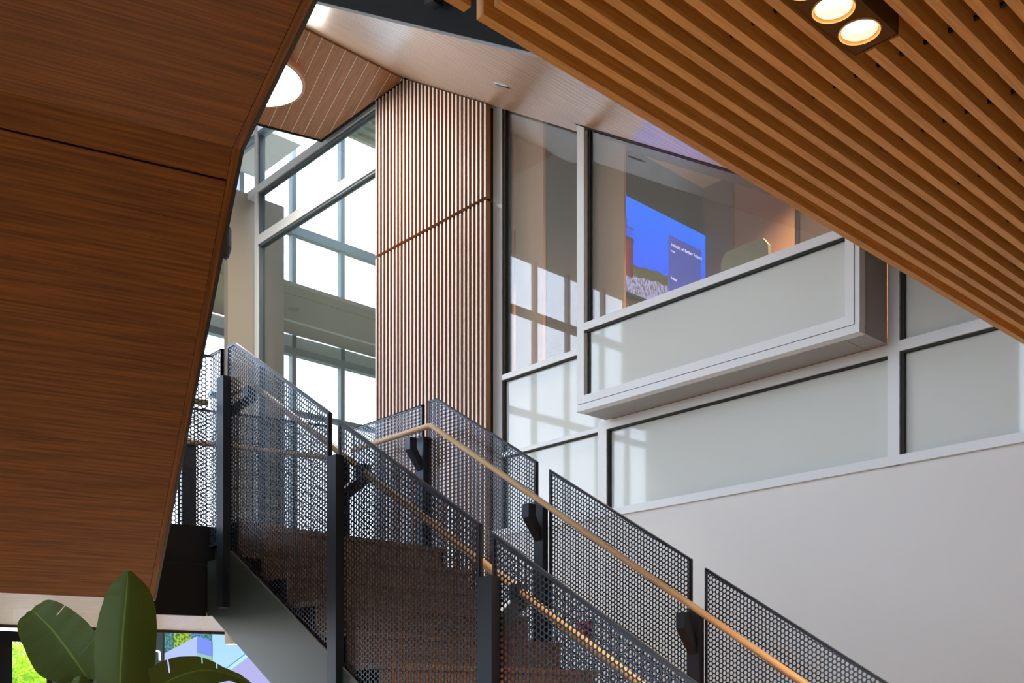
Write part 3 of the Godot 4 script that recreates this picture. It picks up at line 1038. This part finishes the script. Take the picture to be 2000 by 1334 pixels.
func guards() -> void:
	var sl := 0.615
	var wid := 1.098
	var hgt := 1.255
	# meshes in their own frame: s along +x, y relative to the top of the left edge
	var pm1 := perf_mesh(0.0, wid, 0.09, 0.0, -hgt, sl, 0.0)
	var fm1 := frame_mesh(0.0, wid, 0.09, 0.0, -hgt, sl, 0.022)
	var pm := perf_mesh(0.0, wid, 0.0, 0.0, -hgt, sl, 0.006)
	var fm := frame_mesh(0.0, wid, 0.0, 0.0, -hgt, sl, 0.022)
	var near := [-5.72, -4.535, -3.351, -2.166]
	var far := [-5.853, -4.639, -3.445, -2.26]
	var nth := ["topmost perforated panel of the near stair guard, with a kinked corner beside the landing", "second perforated panel down the near stair guard, in front of the handrail", "third perforated panel down the near stair guard, dark against the white wall", "lowest perforated panel of the near stair guard"]
	var fth := ["topmost perforated panel of the far stair guard, before the slat screen", "second perforated panel down the far stair guard, before the white sill", "third perforated panel down the far stair guard, against the plain white wall", "lowest perforated panel of the far stair guard"]
	for i in 4:
		var yn := 2.16 if i == 0 else slope_y(near[i], 2.156)
		guard_panel(nth[i], pm1 if i == 0 else pm, fm1 if i == 0 else fm, V(near[i], yn, ZN), 0.0, "near stair guard panels")
		var yf := 2.19 if i == 0 else slope_y(far[i], 2.188, -5.76, 0.614)
		guard_panel(fth[i], pm1 if i == 0 else pm, fm1 if i == 0 else fm, V(far[i], yf, ZF), 0.0, "far stair guard panels")
	# landing panels, level
	var pl := perf_mesh(0.0, 0.88, 0.0, 0.0, -1.18, 0.0, 0.0)
	var fl := frame_mesh(0.0, 0.88, 0.0, 0.0, -1.18, 0.0, 0.022)
	guard_panel("level perforated landing panel behind the turn of the handrail", pl, fl, V(-6.80, 2.18, ZF), 0.0, "landing guard panels")
	var ps := perf_mesh(0.0, 0.16, 0.0, 0.0, -1.18, 0.0, 0.0)
	var fs := frame_mesh(0.0, 0.16, 0.0, 0.0, -1.18, 0.0, 0.02, 2)
	guard_panel("narrow perforated landing panel beside the topmost near post", ps, fs, V(-5.946, 2.165, ZN), 0.0, "landing guard panels")
	var pw := perf_mesh(0.0, 1.14, 0.0, 0.0, -1.30, 0.0, 0.004)
	var fw := frame_mesh(0.0, 1.14, 0.0, 0.0, -1.30, 0.0, 0.022)
	var fwc := frame_mesh(0.0, 1.14, 0.0, 0.0, -1.30, 0.0, 0.022, 1)
	var yaw_w := atan2(-W.z, W.x)          # local +x along W
	var c := V(-5.946, 2.165, -2.998)
	for i in 3:
		guard_panel(["perforated landing panel standing over the black fascia, half behind the wood soffit", "perforated landing panel hidden behind the wood soffit", "last perforated landing panel behind the wood soffit"][i], pw, fwc if i == 0 else fw, c - W * (1.14 + 1.2 * i), yaw_w, "landing guard panels")
	var fc := V(-6.83, 2.19, ZF)
	for i in 3:
		guard_panel(["far side landing panel beside the corner post", "far side landing panel seen through the near landing panel", "far side landing panel behind the wood soffit"][i], pw, fw, fc - W * (1.30 + 1.2 * i + (0.0)), yaw_w, "landing guard panels")
	# posts
	var nx := [-5.703, -4.516, -3.336, -2.150]
	var fx := [-5.888, -4.687, -3.489, -2.29]
	var plc := ["topmost", "second", "third", "lowest"]
	for i in 4:
		var yt := slope_y(nx[i] - 0.06, 1.965, -5.68, 0.613)
		var yb := slope_y(nx[i], 0.60) if i > 0 else 0.60
		post("%s dark steel post of the near stair guard" % plc[i], nx[i], -2.996, -2.945, maxf(yb, -1.6), yt, -1.0, -3.14, "near guard posts")
		yt = slope_y(fx[i], 1.93, -5.70, 0.63)
		post("%s dark steel post of the far stair guard with a cranked handrail arm" % plc[i], fx[i], -4.626, -4.578, maxf(slope_y(fx[i], 0.6), -1.6), yt, 1.0, -4.50, "far guard posts")
	for k in [0.10, 1.25]:
		var p: Vector3 = fc - W * k + N * 0.05
		var t := sub("guard_post", ["dark corner post of the far side landing guard", "dark post of the far side landing guard seen through the near panel"][0 if k < 0.5 else 1])
		var st := mb()
		slab(st, Vector3(p.x, 0.7 + EY, p.z) - W * 0.04, W * 0.1, Vector3(0, 1.2, 0), N * 0.06)
		done("upright", st, M.steel, t)
	# handrails
	var ra := 0.019
	var h := sub("handrail", "pale wood handrail running down the far guard from its turn at the landing")
	var st2 := mb()
	var yh := 1.955
	tube(st2, [V(-6.62, yh, -4.50), V(-5.70, yh, -4.50), V(-5.66, yh - 0.004, -4.50), V(-5.60, yh - 0.04, -4.50), V(-1.4, yh - 0.04 - 0.63 * 4.2, -4.50)], ra)
	done("rail", st2, M.rail, h)
	h = sub("handrail", "wood handrail behind the near guard panels, showing in their gaps")
	st2 = mb()
	tube(st2, [V(-5.93, yh, -3.14), V(-5.68, yh, -3.14), V(-1.4, yh - 0.613 * 4.28, -3.14)], ra)
	done("rail", st2, M.rail, h)
	h = sub("handrail", "wood handrail of the near landing guard beside the wood soffit")
	st2 = mb()
	var hc := V(-6.06, yh - 0.05, -3.05)
	tube(st2, [hc, hc - W * 3.4], ra)
	done("rail", st2, M.rail, h)
	h = sub("handrail", "wood handrail of the far side landing guard seen through perforations")
	st2 = mb()
	hc = V(-6.74, yh - 0.05, -4.46)
	tube(st2, [hc, hc - W * 3.6], ra)
	done("rail", st2, M.rail, h)

# ---------------------------------------------------------------- lower level, seen under the landing
func lower_level() -> void:
	# wide display with a street picture, behind the stair
	var t := thing("video_wall", "wide video wall under the landing showing trees and gabled roofs", "screen")
	var o := V(-11.066, -1.0, -3.06)        # lower left corner of the picture plane, on n = -11.5
	var q := func(w: float, y: float, out: float) -> Vector3: return N * (-11.5 + out) + W * w + Vector3(0, y + EY, 0)
	var st := mb()
	slab(st, q.call(0.7, -0.9, -0.12), W * 3.3, Vector3(0, 1.78, 0), N * 0.11)
	done("housing", st, M.black, t)
	var img := Image.create(512, 360, false, Image.FORMAT_RGB8)
	var nz := FastNoiseLite.new()
	nz.seed = 4
	nz.frequency = 0.06
	for y in 360:
		for x in 512:
			var c := Color(0.62, 0.80, 1.0).lerp(Color(0.72, 0.84, 0.98), y / 360.0)
			if x < 200:
				var g := nz.get_noise_2d(x * 1.4, y * 1.0)
				c = Color(0.22, 0.42, 0.30) if g < 0.0 else Color(0.38, 0.58, 0.34)
				if g > 0.18:
					c = Color(0.34, 0.50, 0.92)
				if x > 40 and x < 110 and g > -0.1:
					c = Color(0.62, 0.72, 0.20)
			# gabled roof
			var ax := 138.0
			var ay := 24.0
			if y > ay + absf(x - ax) * 0.62 and x < ax and y > 24:
				c = Color(0.66, 0.73, 0.95)
			if x >= ax and x < 205 and y > ay + (x - ax) * 0.38:
				c = Color(0.45, 0.55, 0.90) if y < ay + 80 + (x - ax) * 0.25 else Color(0.55, 0.74, 0.66)
			# second roof, with a pale eave
			var e := 150.0 - (x - 290.0) * 0.85
			if x > 205 and y > e:
				c = Color(0.68, 0.88, 0.94) if y < e + 26 else Color(0.66, 0.66, 0.86)
				if y < e + 5:
					c = Color(0.30, 0.48, 0.85)
			img.set_pixel(x, y, c)
	var sm := mat(Color(0.02, 0.02, 0.02), 0.2)
	sm.emission_enabled = true
	sm.emission_texture = ImageTexture.create_from_image(img)
	sm.emission = Color.WHITE
	sm.emission_operator = BaseMaterial3D.EMISSION_OP_MULTIPLY
	sm.emission_energy_multiplier = 0.27
	var cuts := [[1.835, 2.325, 0.0], [2.33, 3.2, 0.42], [3.205, 3.95, 0.85]]
	for k in cuts:
		st = mb()
		var u0: float = (k[0] - 1.835) / 1.25
		var u1: float = (k[1] - 1.835) / 1.25
		var a: Vector3 = q.call(k[0], 0.84, 0.0)
		var b: Vector3 = q.call(k[1], 0.84, 0.0)
		var c2: Vector3 = q.call(k[1], -0.8, 0.0)
		var d: Vector3 = q.call(k[0], -0.8, 0.0)
		var v1 := 2.0
		tri(st, a, b, c2, N, Vector2(u0, 0), Vector2(u1, 0), Vector2(u1, v1))
		tri(st, a, c2, d, N, Vector2(u0, 0), Vector2(u1, v1), Vector2(u0, v1))
		done("display", st, sm, t)
	st = mb()
	slab(st, q.call(0.75, -0.8, -0.01), W * 1.075, Vector3(0, 1.64, 0), N * 0.012)
	done("title_panel", st, mat(Color(0.30, 0.37, 0.345), 0.5), t)
	var tm := TextMesh.new()
	tm.text = "um"
	tm.font_size = 16
	tm.pixel_size = 0.19 / 16.0
	tm.depth = 0.004
	tm.horizontal_alignment = HORIZONTAL_ALIGNMENT_RIGHT
	var l := put("lettering", tm, glow(Color(0.75, 0.86, 1.0), 0.35), t)
	l.position = q.call(1.818, 0.59, 0.01)
	l.rotation.y = atan2(-W.z, W.x)
	# dark framed opening at far left and a linear light over it
	var w := struct("window_6", "dark framed window at far left with green trees outside")
	part_box("frame", M.black, w, -16.95, -16.8, -1.6, 1.5, -5.26, -4.6)
	part_box("frame", M.black, w, -16.95, -16.8, 1.03, 1.2, -7.4, -5.26)
	part_box("frame", M.black, w, -16.95, -16.8, -1.6, 1.2, -7.5, -7.4)
	var ll := thing("linear_light", "glowing linear light bar at the far left edge under the ceiling", "light")
	part_box("housing", M.black, ll, -13.3, -13.2, 0.97, 1.25, -4.9, -3.0)
	part_box("diffuser", glow(Color(1.0, 0.93, 0.84), 1.2), ll, -13.199, -13.16, 0.93, 1.03, -4.9, -3.0)
	struct_box("ceiling_lower", mat(Color(0.20, 0.13, 0.10), 0.5), -17.0, -13.1, 1.25, 1.35, -7.6, 2.0, "dark lowered ceiling at the far left")
	# cylinder downlight hanging beside the stair side plate
	var dl := thing("cylinder_downlight", "small pale cylinder downlight beside the steel side plate", "light")
	st = mb()
	var at := V(-6.75, 0.566, -3.58)
	lathe(st, at, [Vector2(0.052, 0.0), Vector2(0.052, -0.105), Vector2(0.045, -0.11), Vector2(0.04, -0.09)], 24)
	done("housing", st, mat(Color(0.85, 0.84, 0.82), 0.5), dl)
	st = mb()
	lathe(st, at, [Vector2(0.0001, -0.092), Vector2(0.041, -0.092)], 24)
	done("lens", st, glow(Color(1.0, 0.85, 0.66), 3.0), dl)
	var sp := SpotLight3D.new()
	sp.name = "lamp"
	sp.light_color = Color(1.0, 0.92, 0.84)
	sp.light_energy = 3.0
	sp.spot_angle = 55.0
	sp.spot_range = 15.0
	sp.spot_attenuation = 2.0
	sp.light_size = 0.04
	sp.shadow_enabled = true
	sp.position = at + Vector3(0, -0.115, 0)
	sp.rotation.x = -PI / 2
	dl.add_child(sp)

# ---------------------------------------------------------------- lamps and small fittings
func fittings() -> void:
	var t := thing("round_ceiling_light", "large round white ceiling light with a tan rim on the high brown ceiling", "light")
	t.position = V(-11.653, 7.78, -6.532)
	var st := mb()
	lathe(st, Vector3.ZERO, [Vector2(0.535, 0.0), Vector2(0.56, 0.0), Vector2(0.575, 0.01), Vector2(0.575, 0.08)], 64)
	done("rim", st, mat(Color(0.80, 0.62, 0.52), 0.4), t)
	st = mb()
	lathe(st, Vector3.ZERO, [Vector2(0.0001, 0.004), Vector2(0.54, 0.004)], 64)
	done("diffuser", st, M.lamp, t)
	var l := AreaLight3D.new()
	l.name = "lamp"
	l.area_size = Vector2(0.9, 0.9)
	l.light_color = Color(1.0, 0.96, 0.9)
	l.light_energy = 4.0
	l.area_range = 30.0
	l.shadow_enabled = true
	l.position = Vector3(0, -0.02, 0)
	l.rotation.x = -PI / 2
	t.add_child(l)
	# black pendant seen past the edge of the wood soffit
	var p := thing("pendant_light", "black pendant lamp peeping out behind the edge of the wood soffit", "light")
	st = mb()
	lathe(st, V(-11.32, 5.27, -5.85), [Vector2(0.06, 0.0), Vector2(0.10, 0.04), Vector2(0.13, 0.14), Vector2(0.13, 0.36), Vector2(0.10, 0.42), Vector2(0.0001, 0.43)], 28)
	done("shade", st, M.black, p)
	st = mb()
	lathe(st, V(-11.32, 5.27, -5.85), [Vector2(0.0001, 0.005), Vector2(0.06, 0.0)], 28)
	done("lens", st, mat(Color(0.6, 0.6, 0.6), 0.4), p)
	st = mb()
	tube(st, [V(-11.32, 5.69, -5.85), V(-11.32, 7.86, -5.85)], 0.012, 8)
	done("stem", st, M.black, p)
	# small spotlight on the dark wall
	var sl := thing("wall_spotlight", "small black spotlight on the dark wall at the top edge, left of the baffle ends", "light")
	st = mb()
	slab(st, V(-6.50, 5.545, -5.20), Vector3(0.11, -0.03, 0), Vector3(0.03, 0.11, 0), Vector3(0, 0, 0.10))
	done("head", st, M.black, sl)
	st = mb()
	bx(st, -6.40, -6.26, 5.57, 5.63, -5.24, -5.15)
	done("arm", st, M.black, sl)
	# red alarm on the white wall, seen through the near guard
	var a := thing("fire_alarm", "small red fire alarm on the white wall, seen through the perforated guard", "alarm")
	st = mb()
	bx(st, -7.59, -7.42, 0.74, 0.92, -8.02, -7.99)
	done("base", st, mat(Color(0.62, 0.05, 0.07), 0.4), a)
	st = mb()
	bx(st, -7.56, -7.45, 0.78, 0.86, -7.99, -7.95)
	done("strobe", st, mat(Color(0.75, 0.12, 0.13), 0.3), a)

# ---------------------------------------------------------------- broad-leaved plant in front
func leaf(st: SurfaceTool, mid: Array, side: Array, prof: Array, fold: float, tears: Array) -> void:
	# mid: points of the midrib, side: unit vectors across, prof: [left, right] half widths
	var n := 52
	var rows := []
	for i in n + 1:
		var f := float(i) / n * (mid.size() - 1)
		var k := mini(int(f), mid.size() - 2)
		var u := f - k
		var p: Vector3 = cr(mid, k, u)
		var s: Vector3 = (side[k] as Vector3).lerp(side[k + 1], u).normalized()
		var ka := maxi(k - 1, 0)
		var kb := mini(k + 2, prof.size() - 1)
		var wl: float = maxf(0.001, cubic_interpolate(prof[k][0], prof[k + 1][0], prof[ka][0], prof[kb][0], u))
		var wr: float = maxf(0.001, cubic_interpolate(prof[k][1], prof[k + 1][1], prof[ka][1], prof[kb][1], u))
		var d: Vector3 = (cr(mid, k, minf(u + 0.05, 1.0)) - cr(mid, k, maxf(u - 0.05, 0.0))).normalized()
		var nn := s.cross(d).normalized()
		var row := []
		for j in range(-6, 7):
			var g := j / 6.0
			var w := wl if g < 0 else wr
			var wave := 0.0012 * sin(i * 0.9 + (0.0 if g < 0 else 1.1)) * absf(g)
			row.append(p + s * g * w + nn * (fold * (absf(g) ** 1.4) * w + wave) + d * absf(g) * w * 0.12)
		rows.append(row)
	for i in n:
		for j in 12:
			var skip := false
			for tr in tears:
				if i == tr[0] * 2 and ((tr[1] < 0 and j < 6 - tr[2]) or (tr[1] > 0 and j >= 6 + tr[2])):
					skip = true
			var a: Vector3 = rows[i][j]
			var b: Vector3 = rows[i + 1][j]
			var c: Vector3 = rows[i + 1][j + 1]
			var d2: Vector3 = rows[i][j + 1]
			if skip:      # a tear narrows the strip instead of removing it
				b = a.lerp(b, 0.5)
				c = d2.lerp(c, 0.5)
			for v in [[a, Vector2(i / 52.0, j / 12.0)], [c, Vector2((i + 1) / 52.0, (j + 1) / 12.0)], [b, Vector2((i + 1) / 52.0, j / 12.0)], [a, Vector2(i / 52.0, j / 12.0)], [d2, Vector2(i / 52.0, (j + 1) / 12.0)], [c, Vector2((i + 1) / 52.0, (j + 1) / 12.0)]]:
				st.set_uv(v[1])
				st.add_vertex(v[0])

func cr(p: Array, k: int, u: float) -> Vector3:
	var a: Vector3 = p[maxi(k - 1, 0)]
	var b: Vector3 = p[k]
	var c: Vector3 = p[k + 1]
	var d: Vector3 = p[mini(k + 2, p.size() - 1)]
	return b.cubic_interpolate(c, a, d, u)

func plant() -> void:
	var t := thing("potted_plant", "broad leaved bird of paradise plant in front of the wood soffit", "plant")
	var R := Vector3(0.6807, 0, -0.7325)       # rightwards and away as seen from the entry
	var F := Vector3(-0.7325, 0, -0.6807)
	var base := V(0, 0, 0) + F * 3.3 + R * -1.27
	var P := func(x: float, y: float, d: float) -> Vector3: return F * (3.37 + d) + R * x + Vector3(0, y + EY, 0)
	var img := Image.create(512, 128, false, Image.FORMAT_RGB8)
	for y in 128:
		for x in 512:
			var g := absf(y / 127.0 - 0.5) * 2.0
			var vein := 0.5 + 0.5 * sin((x - g * 52.0) * 0.85)
			var c := Color(0.27, 0.33, 0.10).lerp(Color(0.335, 0.39, 0.14), vein * 0.7)
			if g < 0.035:
				c = Color(0.42, 0.52, 0.20)
			img.set_pixel(x, y, c)
	var lm := mat(Color.WHITE, 0.6, 0.0, 0.3)
	lm.albedo_texture = ImageTexture.create_from_image(img)
	lm.cull_mode = BaseMaterial3D.CULL_DISABLED
	lm.backlight = Color(0.25, 0.32, 0.08)
	var stem := mat(Color(0.30, 0.40, 0.14), 0.5)
	var up := Vector3.UP
	var leaves := []
	# upright centre leaf
	leaves.append([[P.call(-1.262, -0.12, 0.02), P.call(-1.262, 0.06, 0.0), P.call(-1.256, 0.20, 0.0), P.call(-1.25, 0.32, 0.01), P.call(-1.25, 0.40, 0.03), P.call(-1.256, 0.452, 0.05)],
		[R, R, R, R, R, R], [[0.03, 0.03], [0.085, 0.088], [0.105, 0.098], [0.092, 0.088], [0.066, 0.058], [0.012, 0.012]], -0.36, []])
	# dark leaf leaning left
	var s2 := (R * 0.80 + up * 0.60).normalized()
	leaves.append([[P.call(-1.395, 0.085, 0.1), P.call(-1.45, 0.165, 0.1), P.call(-1.525, 0.255, 0.12), P.call(-1.59, 0.315, 0.14), P.call(-1.625, 0.335, 0.17)],
		[s2, s2, s2, s2, s2], [[0.03, 0.04], [0.115, 0.11], [0.105, 0.10], [0.07, 0.07], [0.012, 0.015]], 0.18, [[6, 1, 1], [15, 1, 3]]])
	# arching leaf to the right, with a curled tip
	var s3 := (up * 0.86 - F * 0.45).normalized()
	leaves.append([[P.call(-1.16, 0.055, 0.0), P.call(-1.08, 0.10, -0.02), P.call(-0.99, 0.125, -0.02), P.call(-0.92, 0.115, 0.0), P.call(-0.875, 0.098, 0.02), P.call(-0.845, 0.085, 0.03)],
		[-s3, -s3, -s3, -s3, -s3, (-s3 + F * 0.8).normalized()], [[0.085, 0.07], [0.075, 0.075], [0.05, 0.055], [0.022, 0.024], [0.016, 0.022], [0.003, 0.012]], 0.25, [[4, -1, 2], [10, -1, 3], [13, -1, 2]]])
	# young rolled leaf low in the middle
	leaves.append([[P.call(-1.40, 0.02, -0.03), P.call(-1.395, 0.06, -0.03), P.call(-1.385, 0.095, -0.02), P.call(-1.38, 0.108, -0.02)],
		[R, R, R, R], [[0.02, 0.02], [0.032, 0.03], [0.026, 0.024], [0.002, 0.002]], -0.5, []])
	var names := ["upright centre leaf", "dark leaf leaning left with torn edge", "arching leaf with a curled tip", "young rolled leaf"]
	for i in leaves.size():
		var st := mb()
		leaf(st, leaves[i][0], leaves[i][1], leaves[i][2], leaves[i][3], leaves[i][4])
		st.generate_normals()
		var o := done("leaf", st, lm, t)
		o.set_meta("label", names[i])
		st = mb()
		var f: Vector3 = leaves[i][0][0]
		tube(st, [base + Vector3(0.02 * i - 0.03, -1.12, 0.02), base + Vector3(0.03 * i - 0.04, -0.6, 0.03), f.lerp(base, 0.15) - Vector3(0, 0.12, 0), f + (leaves[i][0][1] - f) * 0.15], 0.011, 8)
		done("stem", st, stem, t)
	var st3 := mb()
	lathe(st3, Vector3(base.x, 0.0, base.z), [Vector2(0.0001, 0.0), Vector2(0.17, 0.0), Vector2(0.21, 0.42), Vector2(0.20, 0.43), Vector2(0.185, 0.40)], 32)
	done("pot", st3, mat(Color(0.75, 0.73, 0.70), 0.5), t)
	st3 = mb()
	lathe(st3, Vector3(base.x, 0.0, base.z), [Vector2(0.19, 0.39), Vector2(0.0001, 0.40)], 24)
	done("soil", st3, mat(Color(0.10, 0.07, 0.05), 0.9), t)

# ---------------------------------------------------------------- trees outside the left windows
func outdoors() -> void:
	struct_box("ground", mat(Color(0.42, 0.44, 0.34), 0.9), -60.0, -17.3, -1.9, -1.7, -40.0, 30.0, "ground outside the left windows")
	var lm := mat(Color(0.72, 0.86, 0.14), 0.7, 0.0, 0.1)
	lm.backlight = Color(0.6, 0.7, 0.2)
	lm.cull_mode = BaseMaterial3D.CULL_DISABLED
	var spots := [[-24.0, -7.6, 1.9, "bright green leafy tree outside the far left window"], [-27.5, -10.4, 2.2, "second green tree outside, farther back beyond the far left window"]]
	for s in spots:
		var t := thing("tree", s[3], "tree", "trees outside the windows")
		var st := mb()
		tube(st, [Vector3(s[0], -0.2, s[1]), Vector3(s[0] + 0.1, 1.5, s[1] + 0.3), Vector3(s[0], 3.0, s[1] + 0.1)], 0.09, 10)
		done("trunk", st, mat(Color(0.55, 0.52, 0.46), 0.9), t)
		st = mb()
		for i in 9000:
			var d := Vector3(rng.randfn(), rng.randfn(), rng.randfn()).normalized() * (rng.randf() ** 0.45)
			var p := Vector3(s[0], 2.2, s[1]) + Vector3(d.x * s[2] * 0.9, d.y * 1.0, d.z * s[2])
			var a := Vector3(rng.randfn(), rng.randfn(), rng.randfn()).normalized()
			var b := a.cross(Vector3(rng.randfn(), rng.randfn(), rng.randfn())).normalized()
			var r := 0.035 + 0.045 * rng.randf()
			var n := a.cross(b)
			quad(st, p - a * r, p - b * r * 0.5, p + a * r, p + b * r * 0.5, n, 1, 1, Vector2.ZERO)
		var o := done("foliage", st, lm, t)
		o.set_meta("kind", "stuff")
